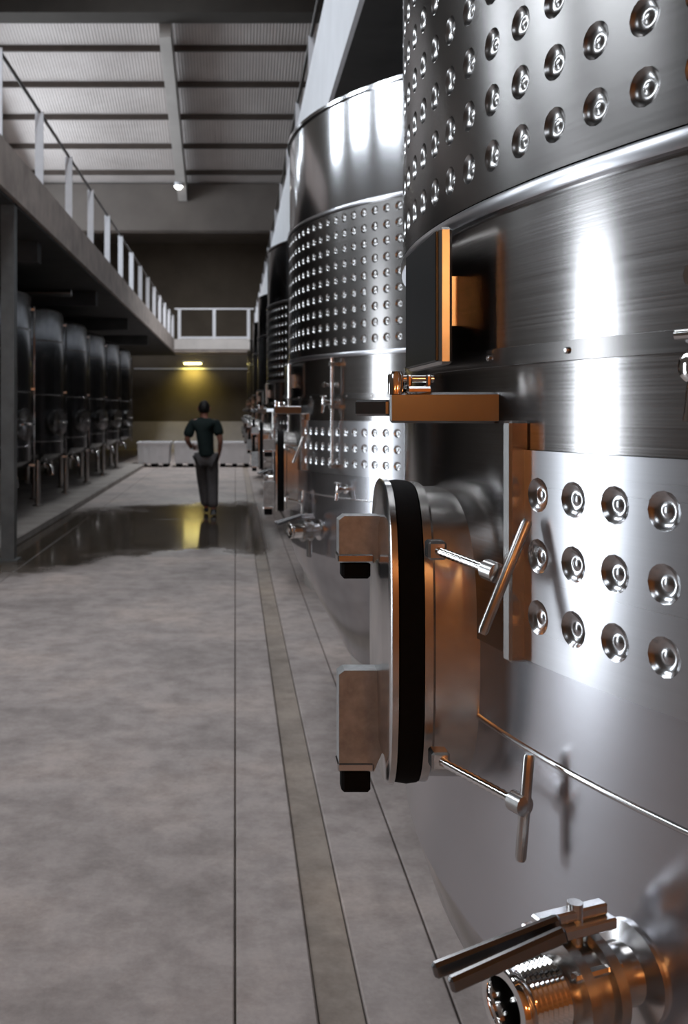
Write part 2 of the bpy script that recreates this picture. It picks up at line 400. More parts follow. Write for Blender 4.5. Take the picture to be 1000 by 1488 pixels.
MB().box((-1.26, -.025, .02), (-.06, .025, .1)).box((.06, -.025, .02), (1.24, .025, .1)).build('bottom_rail', M['whitemetal'], t)

# kerb under the slim tanks
struct(MB().box((WX, 10.6, 0), (-2.58, 28.0, .10), .01).build('kerb', M['concrete']), 'pale concrete kerb carrying the slim tanks', 'kerb')

# ------------------------------------------------------------------ big tanks
R = 1.5; RJ = 1.506; TX, TY, TP = 1.8, 1.56, 3.7
def cyl(th, z, r=R):
    return (-r*math.cos(th), -r*math.sin(th), z)
rad = math.radians
HR = .0205
UC = [rad(7.18+2.63*k) for k in range(-17, 34)]; UZS = [1.927+.0715*i for i in range(9)]
LC = [rad(16.47+2.47*k) for k in range(0, 31)]; LZS = [1.357, 1.429, 1.501]
def in_u(t): return rad(0) < t < rad(63)
def in_l(t): return t < rad(62)
def jacket(name, cols, dth, rows, dz, zlo, zhi, ta, tb, parent, holes=True, full=False, mat='jacket'):
    V, F, NR = [], [], []
    def vert(th, z, n=None, r=RJ):
        V.append(cyl(th, z, r)); NR.append(n or (-math.cos(th), -math.sin(th), 0)); return len(V)-1
    def rect(t0, t1, z0, z1, n=4):
        ids = [(vert(t0+(t1-t0)*i/n, z0), vert(t0+(t1-t0)*i/n, z1)) for i in range(n+1)]
        for a, b in zip(ids, ids[1:]): F.append((a[0], b[0], b[1], a[1]))
    def cell(tc, zc):
        sq = []
        for i in range(16):
            side, k = divmod(i, 4); q = k/4*2-1
            x, y = [(1, q), (-q, 1), (-1, -q), (q, -1)][side]
            sq.append((x, y))
        o = [vert(tc+x*dth/2, zc+y*dz/2) for x, y in sq]
        c = []
        for x, y in sq:
            a = math.atan2(y, x); c.append(vert(tc+HR*math.cos(a)/RJ, zc+HR*math.sin(a)))
        for i in range(16):
            j = (i+1) % 16; F.append((o[i], o[j], c[j], c[i]))
    z0, z1 = rows[0]-dz/2, rows[-1]+dz/2; t0, t1 = cols[0]-dth/2, cols[-1]+dth/2
    for t in cols:
        rect(t-dth/2, t+dth/2, zlo, z0); rect(t-dth/2, t+dth/2, z1, zhi)
        for z in rows:
            if holes: cell(t, z)
            else: rect(t-dth/2, t+dth/2, z-dz/2, z+dz/2)
    def strip(a, b):
        n = max(1, int((b-a)/rad(2))*1); m = n*2
        for z in [zlo] : rect(a, b, zlo, zhi, m)
    if t0 > ta+1e-4: strip(ta, t0)
    if tb > t1+1e-4: strip(t1, tb)
    n = 120
    for z, nz in ((zlo, -1), (zhi, 1)):
        ids = [(vert(ta+(tb-ta)*i/n, z, (0, 0, nz)), vert(ta+(tb-ta)*i/n, z, (0, 0, nz), R-.002)) for i in range(n+1)]
        for a, b in zip(ids, ids[1:]): F.append((a[0], a[1], b[1], b[0]) if nz > 0 else (a[0], b[0], b[1], a[1]))
    if not full:
        for t, sgn in ((ta, 1), (tb, -1)):
            nn = (sgn*-math.sin(t)*-1*-1, sgn*math.cos(t)*-1*-1, 0); nn = (math.sin(t)*-sgn*-1, -math.cos(t)*-sgn*-1, 0)
            q = [vert(t, zlo, nn), vert(t, zhi, nn), vert(t, zhi, nn, R-.002), vert(t, zlo, nn, R-.002)]; F.append(tuple(q))
    me = bpy.data.meshes.new(name); me.from_pydata(V, [], F); me.polygons.foreach_set('use_smooth', [True]*len(F)); me.update()
    me.normals_split_custom_set_from_vertices(NR); me.materials.append(M[mat])
    o = bpy.data.objects.new(name, me); COL.objects.link(o); o.parent = parent; return o
BOWL = [(HR, 0), (.0195, -.0006), (.0175, -.0022), (.0145, -.0042), (.0105, -.0054), (.0070, -.0055), (.0050, -.0047), (.0028, -.0042)]
def bowl_geo(th, z, segs=16):
    vs, fs = [], []
    for r, d in BOWL:
        for j in range(segs):
            a = 2*PI*(j)/segs; vs.append(cyl(th+r*math.cos(a)/RJ, z+r*math.sin(a), RJ+d))
    vs.append(cyl(th, z, RJ-.0041))
    for k in range(len(BOWL)-1):
        for j in range(segs): fs.append((k*segs+j, k*segs+(j+1) % segs, (k+1)*segs+(j+1) % segs, (k+1)*segs+j))
    k = len(BOWL)-1
    for j in range(segs): fs.append((k*segs+j, k*segs+(j+1) % segs, len(vs)-1))
    return vs, fs
mb = MB(); mb.add(*bowl_geo(0, 0), True)
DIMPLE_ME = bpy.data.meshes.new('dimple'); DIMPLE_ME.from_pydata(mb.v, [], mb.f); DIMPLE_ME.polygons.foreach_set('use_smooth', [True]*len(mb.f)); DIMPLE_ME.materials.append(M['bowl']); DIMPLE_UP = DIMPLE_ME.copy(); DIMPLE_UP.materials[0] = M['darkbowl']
def dimples(parent):
    for cols, rows, test in ((UC, UZS, in_u), (LC, LZS, in_l)):
        for t in cols:
            if not test(t): continue
            for z in rows:
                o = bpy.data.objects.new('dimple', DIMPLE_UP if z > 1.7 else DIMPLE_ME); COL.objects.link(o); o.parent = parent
                o.location = (0, 0, z); o.rotation_euler = (0, 0, t)
def dimple_field(parent, everything=False):
    mb = MB()
    for cols, rows, test in ((UC, UZS, in_u), (LC, LZS, in_l)):
        for t in cols:
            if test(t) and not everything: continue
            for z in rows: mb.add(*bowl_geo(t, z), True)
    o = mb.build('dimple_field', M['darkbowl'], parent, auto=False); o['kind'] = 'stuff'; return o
def flat_ring(z, h, out, name, mat, parent):
    pr = [(R-.002, z-h/2), (R+out*.8, z-h/2+.001), (R+out, z-h/2+.004), (R+out, z+h/2-.004), (R+out*.8, z+h/2-.001), (R-.002, z+h/2)]
    return MB().lathe(pr, 192).build(name, mat, parent)
def ring(z, h, out, name, mat, parent, n=5):
    pr = [(R-.002, z-h/2)] + [(R+out*math.sin(PI*i/n), z-h/2+h*i/n) for i in range(1, n)] + [(R-.002, z+h/2)]
    return MB().lathe(pr, 192).build(name, mat, parent)

PH = rad(-3); PN = Vector((-math.cos(PH), -math.sin(PH), 0)); PW = Vector((math.sin(PH), -math.cos(PH), 0)); PZ = 1.282; PB = Vector((.003, -.213, 0))
def oval(a, b, n=48, e=3.0):
    pts = []
    for i in range(n):
        t = 2*PI*i/n; c, s = math.cos(t), math.sin(t)
        pts.append((a*math.copysign(abs(c)**(2/e), c), b*math.copysign(abs(s)**(2/e), s)))
    return pts
def oval_solid(levels, n=48, cap0=True, cap1=True):
    """stack of (half_width, half_height, distance from tank axis)"""
    vs, fs = [], []
    for a, b, d in levels:
        for w, h in oval(a, b, n): vs.append(PB + PN*d + PW*w + Vector((0, 0, PZ+h)))
    for k in range(len(levels)-1):
        for j in range(n): fs.append((k*n+j, (k+1)*n+j, (k+1)*n+(j+1) % n, k*n+(j+1) % n))
    if cap0: fs.append(tuple(range(n)))
    if cap1: fs.append(tuple(reversed(range((len(levels)-1)*n, len(levels)*n))))
    return MB().add(vs, fs, True)
def L(x, y, z): return Vector((x-TX, y-TY, z))     # place on the first tank, in tank coordinates

def make_tank(kind, loc):
    t = empty('wine_tank', loc)
    MB().lathe([(1.16, 0), (1.16, .30), (1.0, .33)], 96, cap0=True, cap1=True).build('base', M['concrete'], t)
    MB().lathe([(1.02, .27), (1.19, .30), (1.40, .68), (1.465, .80), (1.5, .90)], 192, cap0=True).build('bottom_cone', M['cone'], t)
    MB().lathe([(R, .90), (R, 1.19), (R, 1.31)], 192).build('lower_shell', M['lower'], t)
    MB().lathe([(R, 1.31), (R, 1.56), (R, 1.87), (R, 2.56)], 192).build('middle_shell', M['shell'], t)
    MB().lathe([(R, 2.56), (R, 3.05), (R+.012, 3.05), (R+.012, 3.066), (R-.01, 3.07)], 192).build('upper_shell', M['rim'], t)
    li = MB().lathe([(R-.005, 3.06), (.45, 3.36)], 128).build('lid', M['shell'], t)
    MB().lathe([(.42, 3.34), (.42, 3.46), (.36, 3.5)], 48, cap1=True).build('hatch', M['satin'], li)
    ring(1.192, .010, .0035, 'weld_bead', M['polish'], t)
    flat_ring(1.8635, .022, .010, 'joint_band', M['jacket'], t)
    flat_ring(2.550, .022, .010, 'joint_band', M['jacket'], t)
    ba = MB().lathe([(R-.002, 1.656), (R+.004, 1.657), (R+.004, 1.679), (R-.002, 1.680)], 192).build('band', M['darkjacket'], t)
    for k in range(14):
        th = rad(12+k*6.5); MB().lathe([(.004, 0), (.004, .003), (.0025, .0045)], 10, mat=axis_mat(cyl(th, 1.668, R+.003), (-math.cos(th), -math.sin(th), 0)), cap1=True).build('rivet', M['satin'], ba)
    h = kind < 3
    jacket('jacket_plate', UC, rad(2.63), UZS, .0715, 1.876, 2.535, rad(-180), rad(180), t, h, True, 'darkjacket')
    jacket('jacket_plate', LC, rad(2.47), LZS, .072, 1.3015, 1.553, rad(15.55), rad(130), t, h)
    if kind < 2: dimples(t); dimple_field(t)
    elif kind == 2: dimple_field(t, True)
    # manway: collar plate, neck, gasket, door with two lugs, hinge arm, swing bolts
    c = MB(); n = 24; ta, tb = rad(-13), rad(14.6); vs = []; fs = []
    for i in range(n+1):
        th = ta+(tb-ta)*i/n
        vs += [cyl(th, 1.297, R+.004), cyl(th, 1.583, R+.004)]
    for i in range(n): fs.append((2*i, 2*i+2, 2*i+3, 2*i+1))
    c.add(vs, fs, True)
    for th in (ta, tb):
        k = len(c.v); c.v += [cyl(th, 1.297, R+.004), cyl(th, 1.583, R+.004), cyl(th, 1.583, R-.002), cyl(th, 1.297, R-.002)]; c.f.append((k, k+1, k+2, k+3)); c.sm.append(False)
    for z in (1.297, 1.583):
        for i in range(n):
            a, b = ta+(tb-ta)*i/n, ta+(tb-ta)*(i+1)/n; k = len(c.v)
            c.v += [cyl(a, z, R+.004), cyl(b, z, R+.004), cyl(b, z, R-.002), cyl(a, z, R-.002)]; c.f.append((k, k+1, k+2, k+3)); c.sm.append(False)
    c.build('manway_plate', M['shell'], t)
    m = rad(15.05)
    MB().bar(cyl(m, 1.297, R+.012), cyl(m, 1.588, R+.012), .018, .026, up=(math.cos(m), math.sin(m), 0), bev=.003).build('edge_bar', M['satin'], t)
    oval_solid([(.142, .205, 1.40), (.142, .205, 1.530), (.149, .212, 1.534), (.149, .212, 1.545)], cap0=False).build('manway_neck', M['satin'], t)
    oval_solid([(.142, .205, 1.545), (.150, .213, 1.547), (.152, .215, 1.562), (.150, .213, 1.578), (.14, .2, 1.580)]).build('gasket', M['rubber'], t)
    dr = oval_solid([(.148, .212, 1.578), (.152, .217, 1.580), (.152, .217, 1.588), (.148, .212, 1.591), (.12, .18, 1.591), (.10, .16, 1.597), (.03, .06, 1.600)]).build('manway_door', M['polish'], t)
    for z0, z1, zb in ((1.382, 1.449, 1.358), (1.082, 1.227, 1.05)):
        q = MB(); b = L(.217, 1.40, 0); w = .033
        pr = [(-.068, z0), (-.018, z0), (0.0, z0+(z1-z0)*.28), (0.0, z1-.006), (-.010, z1), (-.06, z1), (-.068, z1-.006)]
        k = len(pr); vv = [(b.x+px, b.y-w/2, pz) for px, pz in pr]+[(b.x+px, b.y+w/2, pz) for px, pz in pr]
        q.add(vv, [tuple(range(k)), tuple(reversed(range(k, 2*k)))]+[(i, i+k, (i+1) % k+k, (i+1) % k) for i in range(k)])
        lug = q.build('clamp_lug', M['galv'], dr)
        MB().box((b.x-.064, b.y-w/2+.002, zb), (b.x-.022, b.y+w/2-.002, z0+.001), .004).build('rubber_foot', M['rubber'], lug)
        MB().box((b.x-.070, b.y-w/2-.002, z0), (b.x-.018, b.y+w/2+.002, z0+.012), .002).build('collar', M['polish'], lug)
    ha = MB().bar(L(.345, 1.240, 1.604), L(.205, 1.275, 1.604), .022, .040, bev=.003).bar(L(.206, 1.275, 1.604), L(.166, 1.31, 1.604), .016, .022, bev=.003).build('hinge_arm', M['oldsteel'], t)
    MB().lathe([(.011, 0), (.011, .024), (.008, .030)], 16, mat=Matrix.Translation(L(.212, 1.271, 1.622)), cap1=True).build('hinge_pin', M['chrome'], ha)
    MB().box(L(.223, 1.252, 1.622), L(.257, 1.276, 1.632), .003).box(L(.224, 1.255, 1.632), L(.231, 1.273, 1.647), .002).box(L(.249, 1.255, 1.632), L(.256, 1.273, 1.647), .002).tube([L(.220, 1.264, 1.642), L(.260, 1.264, 1.642)], .005, 10).build('hinge_clevis', M['chrome'], ha)
    for p, q, a, b in (((.2616, 1.25, 1.419), (.3064, 1.15, 1.4086), (.343, 1.13, 1.472), (.289, 1.128, 1.339)),
                       ((.266, 1.25, 1.146), (.330, 1.12, 1.144), (.340, 1.115, 1.203), (.331, 1.118, 1.078))):
        P, Q = L(*p), L(*q); nth = 26; mbx = MB(); pts = []; rr = []
        for i in range(nth+1):
            pts.append(P.lerp(Q, i/nth)); rr.append(.0062 if i % 2 else .0050)
        sb = mbx.tube(pts, rr, 10).build('swing_bolt', M['chrome'], t)
        A, B = L(*a), L(*b); mid = A.lerp(B, .5)
        MB().tube([A, A.lerp(B, .03), B.lerp(A, .03), B], [.005, .0065, .0065, .005], 10).build('handle_bar', M['satin'], sb)
        MB().lathe([(.006, -.012), (.0125, -.010), (.0125, .010), (.006, .012)], 14, mat=axis_mat(Q, Q-P), cap0=True, cap1=True).build('handle_hub', M['satin'], sb)
        MB().box(P+Vector((-.012, -.006, -.012)), P+Vector((.012, .022, .012)), .003).build('bolt_lug', M['satin'], sb)
    # controller box
    bx = MB().box(L(.272, 1.285, 1.662), L(.290, 1.52, 1.846), .004).build('controller_box', M['satin'], t)
    MB().box(L(.268, 1.29, 1.667), L(.2725, 1.515, 1.841), .001).build('front_panel', M['panel'], bx)
    MB().box(L(.285, 1.36, 1.72), L(.45, 1.45, 1.79)).build('bracket', M['satin'], bx)
    # butterfly valve near the foot
    th = rad(22); n_ = Vector((-math.cos(th), -math.sin(th), 0)); o_ = Vector(cyl(th, 1.02, R)); w_ = Vector((math.sin(th), -math.cos(th), 0)); up = Vector((0, 0, 1))
    A = lambda d: axis_mat(o_+n_*d, n_)
    MB().lathe([(.050, -.004), (.050, .004), (.031, .009), (.030, .05)], 32, mat=A(0), cap0=True).build('outlet_stub', M['polish'], t)
    vb = MB().lathe([(.030, .048), (.052, .048), (.052, .060), (.044, .062), (.044, .082), (.052, .084), (.052, .096), (.031, .098)], 40, mat=A(0)).build('butterfly_valve', M['satin'], t)
    for k in range(4):
        a = PI/4+k*PI/2; d = (w_*math.cos(a)+up*math.sin(a))*.045
        MB().tube([o_+n_*.044+d, o_+n_*.101+d], .005, 8).build('bolt', M['chrome'], vb)
    pr = [(.024, .098), (.031, .098)]
    for i in range(7): pr += [(.0345, .104+i*.006), (.0315, .107+i*.006)]
    pr += [(.0355, .147), (.0365, .156), (.034, .160), (.0265, .160), (.0245, .154), (.024, .105), (.0, .104)]
    MB().lathe(pr, 40, mat=A(0)).build('threaded_outlet', M['chrome'], vb)
    tp = o_+up*.062
    MB().bar(tp+n_*.03, tp+n_*.128, .030, .012, bev=.002).bar(tp+n_*.035+up*.012, tp+n_*.122+up*.012, .014, .012, bev=.002).build('notch_plate', M['polish'], vb)
    MB().tube([o_+n_*.072+up*.04, o_+n_*.072+up*.085], .008, 12).build('stem', M['satin'], vb)
    s0 = L(.300, .945, 1.092); s1 = L(.190, .925, 1.062)
    MB().bar(s0+Vector((.02, .004, .005)), s1, .010, .016, bev=.003).bar(s0+Vector((.02, -.012, .002)), s1+Vector((.012, -.018, -.003)), .010, .016, bev=.003).build('lever', M['oldsteel'], vb)
    MB().bar(o_+n_*.055-up*.04, o_+n_*.055-up*.13, .03, .016, up=n_, bev=.002).build('support_bar', M['satin'], vb)
    # sample tap and thermometer beside the level tube
    def small_tap(th, z, name):
        n_ = Vector((-math.cos(th), -math.sin(th), 0)); o_ = Vector(cyl(th, z, R)); w_ = Vector((math.sin(th), -math.cos(th), 0))
        s = MB().lathe([(.022, -.003), (.022, .003), (.011, .005), (.011, .03), (.015, .032), (.015, .055), (.010, .058)], 20, mat=axis_mat(o_, n_), cap1=True)
        s.tube([o_+n_*.045, o_+n_*.05-Vector((0, 0, .02)), o_+n_*.055-Vector((0, 0, .05))], [.009, .008, .008], 12)
        q = s.build(name, M['chrome'], t)
        MB().tube([o_+n_*.045, o_+n_*.045+Vector((0, 0, .03))], .006, 10).tube([o_+n_*.045+Vector((0, 0, .03))-w_*.024, o_+n_*.045+Vector((0, 0, .03))+w_*.024], .005, 10).build('tap_handle', M['chrome'], q)
    small_tap(rad(26.6), 1.640, 'sample_tap'); small_tap(rad(31), 1.235, 'sample_tap')
    th = rad(26.4); n_ = Vector((-math.cos(th), -math.sin(th), 0)); o_ = Vector(cyl(th, 1.724, R))
    MB().lathe([(.014, -.002), (.009, .004), (.006, .03), (.012, .032), (.012, .045)], 16, mat=axis_mat(o_, n_), cap1=True).build('thermowell', M['chrome'], t)
    lv = MB().tube([Vector(cyl(rad(28.5), 1.33, R+.03)), Vector(cyl(rad(28.5), 1.85, R+.03))], .009, 10).build('level_tube', M['chrome'], t)
    for z in (1.34, 1.62, 1.82):
        MB().bar(Vector(cyl(rad(28.5), z, R-.003)), Vector(cyl(rad(28.5), z, R+.042)), .026, .02, bev=.002).build('tube_clip', M['satin'], lv)
    return t
tanks = []
labels = ['large brushed steel tank with black controller box and protruding lever valve in full view',
          'large steel tank whose rim reflects tall windows, standing behind the tank with controller box',
          'large steel tank just beyond the one whose rim reflects tall windows']
for i in range(7):
    loc = (TX, TY+TP*i, 0)
    if i < 3 or i == 3: o = make_tank(i, loc); last = o
    else: o = copy_tree(last); o.location = loc
    tag(o, labels[i] if i < 3 else 'large steel tank mostly hidden behind its neighbours in the row beneath the walkway', 'tank', 'large steel tanks under the walkway')
    tanks.append(o)

# ------------------------------------------------------------------ slim tanks under the balcony
def make_slim(loc):
    t = empty('slim_tank', loc); r = 1.05
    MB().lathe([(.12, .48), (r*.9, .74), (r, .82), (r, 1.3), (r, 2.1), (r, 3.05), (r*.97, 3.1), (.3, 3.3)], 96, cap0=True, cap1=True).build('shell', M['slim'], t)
    for z in (1.02, 1.75, 2.6):
        MB().lathe([(r-.002, z-.012), (r+.007, z-.006), (r+.007, z+.006), (r-.002, z+.012)], 96).build('weld_bead', M['polish'], t)
    for k in range(4):
        a = PI/4+k*PI/2+.25; x, y = .86*math.cos(a), .86*math.sin(a)
        lg = MB().lathe([(.045, .02), (.045, .86)], 14, mat=Matrix.Translation((x, y, 0))).build('leg', M['satin'], t)
        MB().lathe([(.085, 0), (.085, .02), (.04, .03)], 14, mat=Matrix.Translation((x, y, 0)), cap0=True).build('foot', M['satin'], lg)
    # manway facing the aisle
    th = rad(-18); n_ = Vector((math.cos(th), math.sin(th), 0)); m = axis_mat(n_*(r-.03)+Vector((0, 0, 1.32)), n_)
    MB().lathe([(.19, 0), (.19, .08), (.21, .085), (.21, .10)], 28, mat=m).build('manway_neck', M['satin'], t)
    d = MB().lathe([(.215, .10), (.215, .118), (.10, .135)], 28, mat=m, cap1=True).build('manway_door', M['polish'], t)
    MB().bar(m @ Vector((-.14, 0, .15)), m @ Vector((.14, 0, .15)), .03, .02, up=(0, 0, 1)).tube([m @ Vector((0, 0, .12)), m @ Vector((0, 0, .2))], .014, 8).build('clamp_handle', M['chrome'], d)
    # outlet valve with elbow
    p = Vector((math.cos(-.5), math.sin(-.5), 0)); o_ = p*.86+Vector((0, 0, .66))
    v = MB().tube([o_, o_+p*.2, o_+p*.26+Vector((0, 0, -.05)), o_+p*.27+Vector((0, 0, -.16))], .035, 12).build('outlet_pipe', M['chrome'], t)
    MB().lathe([(.06, 0), (.06, .05)], 16, mat=axis_mat(o_+p*.1, p), cap0=True, cap1=True).build('valve_body', M['chrome'], v)
    MB().bar(o_+p*.12+Vector((0, 0, .05)), o_+p*.12+Vector((.05, -.16, .09)), .02, .014).build('valve_lever', M['satin'], v)
    l = rad(12); q = Vector((math.cos(l), math.sin(l), 0))*(r+.04)
    lt = MB().tube([q+Vector((0, 0, .7)), q+Vector((0, 0, 2.95))], .016, 8).build('level_tube', M['chrome'], t)
    for z in (.75, 1.8, 2.9): MB().bar(q*.94+Vector((0, 0, z)), q*1.01+Vector((0, 0, z)), .05, .03).build('tube_clip', M['satin'], lt)
    return t
sl = make_slim((-3.85, 13.1, .10))
for i in range(6):
    o = sl if i == 0 else copy_tree(sl)
    o.location = (-3.85, 13.1+2.5*i, .10)
    tag(o, {0: 'slim dull steel tank on legs next to the grey balcony column', 5: 'slim dull steel tank on legs at the kerb end next to the white bins'}.get(i, 'slim dull steel tank on legs in the middle of the row under the balcony'), 'tank', 'slim tanks under the balcony')
pp = tag(MB().tube([(-5.45, 14.4, 3.36), (-2.45, 14.4, 3.36)], .055, 12).build('overhead_pipe', M['oldsteel']), 'grey pipe hung under the balcony across the slim tanks', 'pipe')

# white bins on dark feet before the end wall
def make_bin():
    t = empty('plastic_bin')
    vs = []; w, d = .47, .5
    pr = [(.92, .10), (.97, .66), (1.03, .66), (1.03, .71), (.96, .71), (.90, .16)]
    mb = MB(); k = 4
    for sc, z in pr:
        vs += [(-w*sc, -d*sc, z), (w*sc, -d*sc, z), (w*sc, d*sc, z), (-w*sc, d*sc, z)]
    fs = [(i*4+j, i*4+(j+1) % 4, i*4+4+(j+1) % 4, i*4+4+j) for i in range(len(pr)-1) for j in range(4)]
    fs += [(3, 2, 1, 0), (20, 21, 22, 23)]
    mb.add(vs, fs); mb.build('body', M['bin'], t)
    for x in (-.28, -.09, .1, .28): MB().bar((x, -d*.955, .15), (x, -d*.985, .62), .03, .02, up=(0, 1, 0)).build('rib', M['bin'], t)
    for x in (-.34, 0, .34): MB().box((x-.07, -.45, 0), (x+.07, .45, .105)).build('runner', M['rubber'], t)
    return t
b0 = make_bin()
for i, x in enumerate((-2.33, -1.28, -.02, 1.02)):
    o = b0 if i == 0 else copy_tree(b0)
    o.location = (x, 27.9, 0)
    tag(o, ['white plastic bin on dark runners beside the slim tanks', 'white plastic bin on dark runners partly behind the walking person', 'white plastic bin on dark runners standing free beside the person', 'white plastic bin half hidden by the big tanks'][i], 'bin', 'white bins before the end wall')

# ------------------------------------------------------------------ lamps
def added_wall_lamp(x, z, label):  # unseen lamps, added to give the steel its warm reflections
    t = tag(empty('added_wall_lamp', (x, -3.6, z)), label, 'lamp', 'added warm lamps on the plank wall')
    MB().lathe([(.09, 0), (.09, .02), (.03, .03)], 24, mat=axis_mat((0, 0, 0), (0, 1, 0)), cap1=True).build('back_plate', M['brass'], t)
    MB().tube([(0, .02, 0), (0, .16, 0), (0, .2, .05)], .012, 8).build('arm', M['brass'], t)
    MB().lathe([(.02, .05), (.08, .09), (.10, .15), (.08, .21), (.02, .24)], 24, mat=Matrix.Translation((0, .2, 0)), cap0=True, cap1=True).build('globe', M['addedlamp'], t)
    l = bpy.data.lights.new('warm_fill', 'POINT'); l.energy = 30; l.color = (1, .52, .18); l.shadow_soft_size = .1
    o = bpy.data.objects.new('warm_fill', l); COL.objects.link(o); o.location = (x, -3.28, z-.1)
for x, z in ((-1.6, 2.5), (1.2, 2.5), (3.2, 2.5)):
    added_wall_lamp(x, z, 'added warm globe lamp on the unseen plank wall')

# yellow bulkhead lamp under the bridge, with a conduit on the end wall
t = tag(empty('bulkhead_lamp', (-1.75, 40, 3.60)), 'yellow glowing lamp on the end wall beneath the bridge', 'lamp')
MB().tube([(0, 0, 0), (0, -.35, 0)], .03, 8).build('bracket', M['darkrail'], t)
MB().box((-.42, -.48, -.03), (.42, -.28, .05), .02).build('housing', M['whitemetal'], t)
MB().box((-.36, -.46, -.09), (.36, -.30, -.03), .02).build('diffuser', M['yellowlamp'], t)
l = bpy.data.lights.new('yellow_light', 'AREA'); l.shape = 'RECTANGLE'; l.size = .7; l.size_y = .12; l.energy = 26; l.color = (1, .80, .16); l.spread = rad(120)
o = bpy.data.objects.new('yellow_light', l); COL.objects.link(o); o.location = (-1.75, 39.62, 3.50); o.rotation_euler = (rad(25), 0, 0)
tag(MB().tube([(-4.2, 39.962, 3.34), (.9, 39.962, 3.34)], .035, 8).build('conduit', M['whitemetal']), 'thin white conduit crossing the end wall beneath the bridge', 'conduit')
# spotlight at the foot of the rafter
t = tag(empty('rafter_lamp', (-1.25, 21.2, 6.6)), 'small bright lamp fixed to the concrete rafter', 'lamp')
MB().lathe([(.05, .08), (.09, .02), (.10, -.06)], 20, cap0=True).build('shade', M['whitemetal'], t)
MB().lathe([(.0, -.13), (.06, -.11), (.085, -.05)], 20).build('bulb', M['whitelamp'], t)
MB().tube([(0, 0, .08), (.0, 0, .2)], .02, 8).build('bracket', M['greymetal'], t)

# ------------------------------------------------------------------ the walking person, seen from behind
def skin(name, joints, edges, mat, parent, root=0, sub=2):
    """joints: (x, y, z, rx, ry); a continuous skinned surface"""
    me = bpy.data.meshes.new(name); me.from_pydata([j[:3] for j in joints], edges, [])
    o = bpy.data.objects.new(name, me); COL.objects.link(o); o.parent = parent; me.materials.append(mat)
    m = o.modifiers.new('skin', 'SKIN'); m.use_smooth_shade = True; m.branch_smoothing = .6
    for i, j in enumerate(joints):
        v = me.skin_vertices[0].data[i]; v.radius = (j[3], j[4] if len(j) > 4 else j[3]); v.use_root = (i == root)
    s_ = o.modifiers.new('sub', 'SUBSURF'); s_.levels = sub; s_.render_levels = sub
    return o
pe = tag(empty('person', (-.47, 14.8, 0)), 'person in dark polo shirt and grey trousers walking away down the aisle', 'person')
PJ = {  # joints, x to the right, y away from the camera
 'pelvis': (.03, 0, .93, .145, .10), 'waist': (.015, 0, 1.08, .125, .085), 'chest': (0, .01, 1.28, .14, .09), 'upper': (-.005, .01, 1.41, .10, .07), 'neck': (-.01, .02, 1.52, .055, .06), 'skull': (-.01, .04, 1.63, .075, .092), 'crown': (-.01, .035, 1.72, .055, .07),
 'shL': (-.18, .01, 1.43, .062), 'elL': (-.275, -.03, 1.16, .045), 'wrL': (-.215, .14, 1.04, .03), 'palmL': (-.19, .20, 1.03, .034, .022),
 'shR': (.17, .01, 1.43, .062), 'elR': (.245, -.04, 1.15, .045), 'wrR': (.225, .09, .96, .03), 'palmR': (.215, .13, .90, .022, .034),
 'hipL': (-.06, .01, .86, .09), 'knL': (-.03, .17, .50, .062), 'anL': (.02, .20, .10, .042), 'toeL': (.01, .36, .04, .035, .03),
 'hipR': (.115, 0, .86, .09), 'knR': (.12, .03, .49, .062), 'anR': (.135, -.08, .09, .042), 'toeR': (.15, .10, .035, .035, .03)}
PE = [('pelvis', 'waist'), ('waist', 'chest'), ('chest', 'upper'), ('upper', 'neck'), ('neck', 'skull'), ('skull', 'crown'), ('upper', 'shL'), ('shL', 'elL'), ('elL', 'wrL'), ('wrL', 'palmL'), ('upper', 'shR'), ('shR', 'elR'), ('elR', 'wrR'), ('wrR', 'palmR'),
      ('pelvis', 'hipL'), ('hipL', 'knL'), ('knL', 'anL'), ('anL', 'toeL'), ('pelvis', 'hipR'), ('hipR', 'knR'), ('knR', 'anR'), ('anR', 'toeR')]
names = list(PJ); js = [PJ[k] for k in names]; es = [(names.index(a), names.index(b)) for a, b in PE]
def fingers(palm, d, side, curl):
    """five curled finger chains leaving the palm"""
    d = Vector(d).normalized(); side = Vector(side).normalized(); curl = Vector(curl).normalized(); p0 = names.index(palm); P = Vector(PJ[palm][:3])
    for k, ln in enumerate((.075, .085, .08, .062)):
        a = P+d*.035+side*((k-1.5)*.021); b = a+d*ln*.5+curl*.008; c = b+(d*.5+curl*.8).normalized()*ln*.55
        i = len(js); js.extend([(*a, .0105), (*b, .0095), (*c, .0075)]); es.extend([(p0, i), (i, i+1), (i+1, i+2)])
    a = P-d*.01-side*.035; b = a+(d*.7-side*.6).normalized()*.045; i = len(js)
    js.extend([(*a, .012), (*b, .009)]); es.extend([(p0, i), (i, i+1)])
fingers('palmL', (.5, .85, -.1), (0, .1, -1), (1, 0, 0)); fingers('palmR', (-.1, .45, -.9), (0, .9, .4), (-1, .2, 0))
skin('body', js, es, M['skin'], pe)
def sub_skin(name, keys, grow, mat, extra=(), tw=None):
    ks = list(keys); jj = []
    for k in ks:
        j = tw.get(k, PJ[k]) if tw else PJ[k]; r = j[3:]
        jj.append((*j[:3], *[x+grow for x in r]))
    ee = [(ks.index(a), ks.index(b)) for a, b in list(PE)+list(extra) if a in ks and b in ks]
    return skin(name, jj, ee, mat, pe)
def mixj(a, b, f, r): return tuple(PJ[a][i]*(1-f)+PJ[b][i]*f for i in range(3))+(r,)
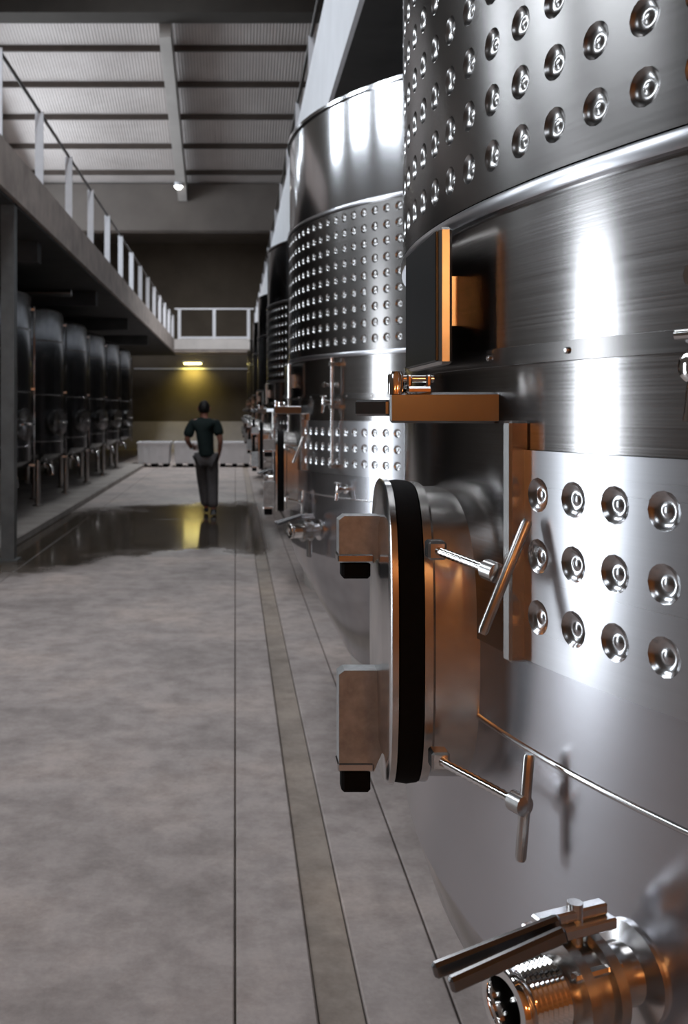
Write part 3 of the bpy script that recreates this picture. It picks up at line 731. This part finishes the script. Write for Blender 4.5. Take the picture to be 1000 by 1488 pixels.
TW = {'waist': (.02, 0, 1.08, .178, .115), 'chest': (0, .01, 1.26, .19, .125), 'upper': (-.005, .01, 1.41, .135, .095), 'shL': (-.19, .01, 1.42, .075), 'shR': (.18, .01, 1.42, .075), 'elL': mixj('shL', 'elL', .92, .068), 'elR': mixj('shR', 'elR', .80, .068), 'pelvis': (.03, 0, .90, .178, .122), 'neck': (-.01, .018, 1.50, .066, .064)}
sub_skin('polo_shirt', ['waist', 'pelvis', 'chest', 'upper', 'neck', 'shL', 'elL', 'shR', 'elR'], .018, M['shirt'], tw=TW)
TW2 = {'anL': (.02, .20, .11, .07), 'anR': (.13, -.075, .10, .07), 'pelvis': (.03, 0, .90, .14, .105), 'knL': (*PJ['knL'][:3], .08), 'knR': (*PJ['knR'][:3], .08), 'hipL': (*PJ['hipL'][:3], .10), 'hipR': (*PJ['hipR'][:3], .10)}
sub_skin('trousers', ['pelvis', 'hipL', 'knL', 'anL', 'hipR', 'knR', 'anR'], .016, M['trousers'], tw=TW2)
for a, tl in (('anL', 'toeL'), ('anR', 'toeR')):
    A, T = Vector(PJ[a][:3]), Vector(PJ[tl][:3]); hb = Vector((A.x, A.y-.05, .042))
    skin('shoe', [(A.x, A.y, .085, .05), (*hb, .044), (*(A.lerp(T, .5)[:2]), .048, .05, .045), (T.x, T.y+.01, .036, .042, .034)], [(0, 1), (1, 2), (2, 3), (0, 2)], M['shoe'], pe, 1)
hr = MB()
vs = []; fs = []; nu, nv = 20, 12
for i in range(nv+1):
    ph = PI*i/nv*.72
    for j in range(nu):
        a = 2*PI*j/nu; fr = max(0, math.sin(a)); p2 = min(ph, PI*.72-fr*.75) if ph > PI*.45 else ph
        rr = 1+.05*math.sin(7*a+3*ph)
        vs.append((-.01+.088*rr*math.sin(p2)*math.cos(a), .03+.107*rr*math.sin(p2)*math.sin(a), 1.645+.118*math.cos(p2)))
for i in range(nv):
    for j in range(nu): fs.append((i*nu+j, (i+1)*nu+j, (i+1)*nu+(j+1) % nu, i*nu+(j+1) % nu))
hr.add(vs, fs, True).build('hair', M['hair'], pe)
for sx in (-1, 1):
    MB().lathe([(.004, -.03), (.012, -.025), (.016, 0), (.014, .022), (.004, .032)], 10, mat=Matrix.Translation((-.01+sx*.087, .05, 1.63))).build('ear', M['skin'], pe)
MB().lathe([(.036, -.014), (.037, 0), (.036, .014)], 16, mat=axis_mat(Vector(PJ['wrL'][:3]), Vector(PJ['wrL'][:3])-Vector(PJ['elL'][:3]))).build('wristwatch', M['whitemetal'], pe)
# face, turned away down the aisle
MB().lathe([(.0, .02), (.012, .0), (.016, -.02), (.0, -.026)], 10, mat=Matrix.Translation((-.01, .135, 1.61))).build('nose', M['skin'], pe)
for sx in (-1, 1): MB().lathe([(.0, .009), (.011, 0), (.0, -.009)], 10, mat=Matrix.Translation((-.01+sx*.032, .122, 1.635))).build('eye', M['whitemetal'], pe)
MB().tube([(-.035, .122, 1.572), (-.01, .13, 1.57), (.015, .122, 1.572)], .005, 6).build('mouth', M['skin'], pe)
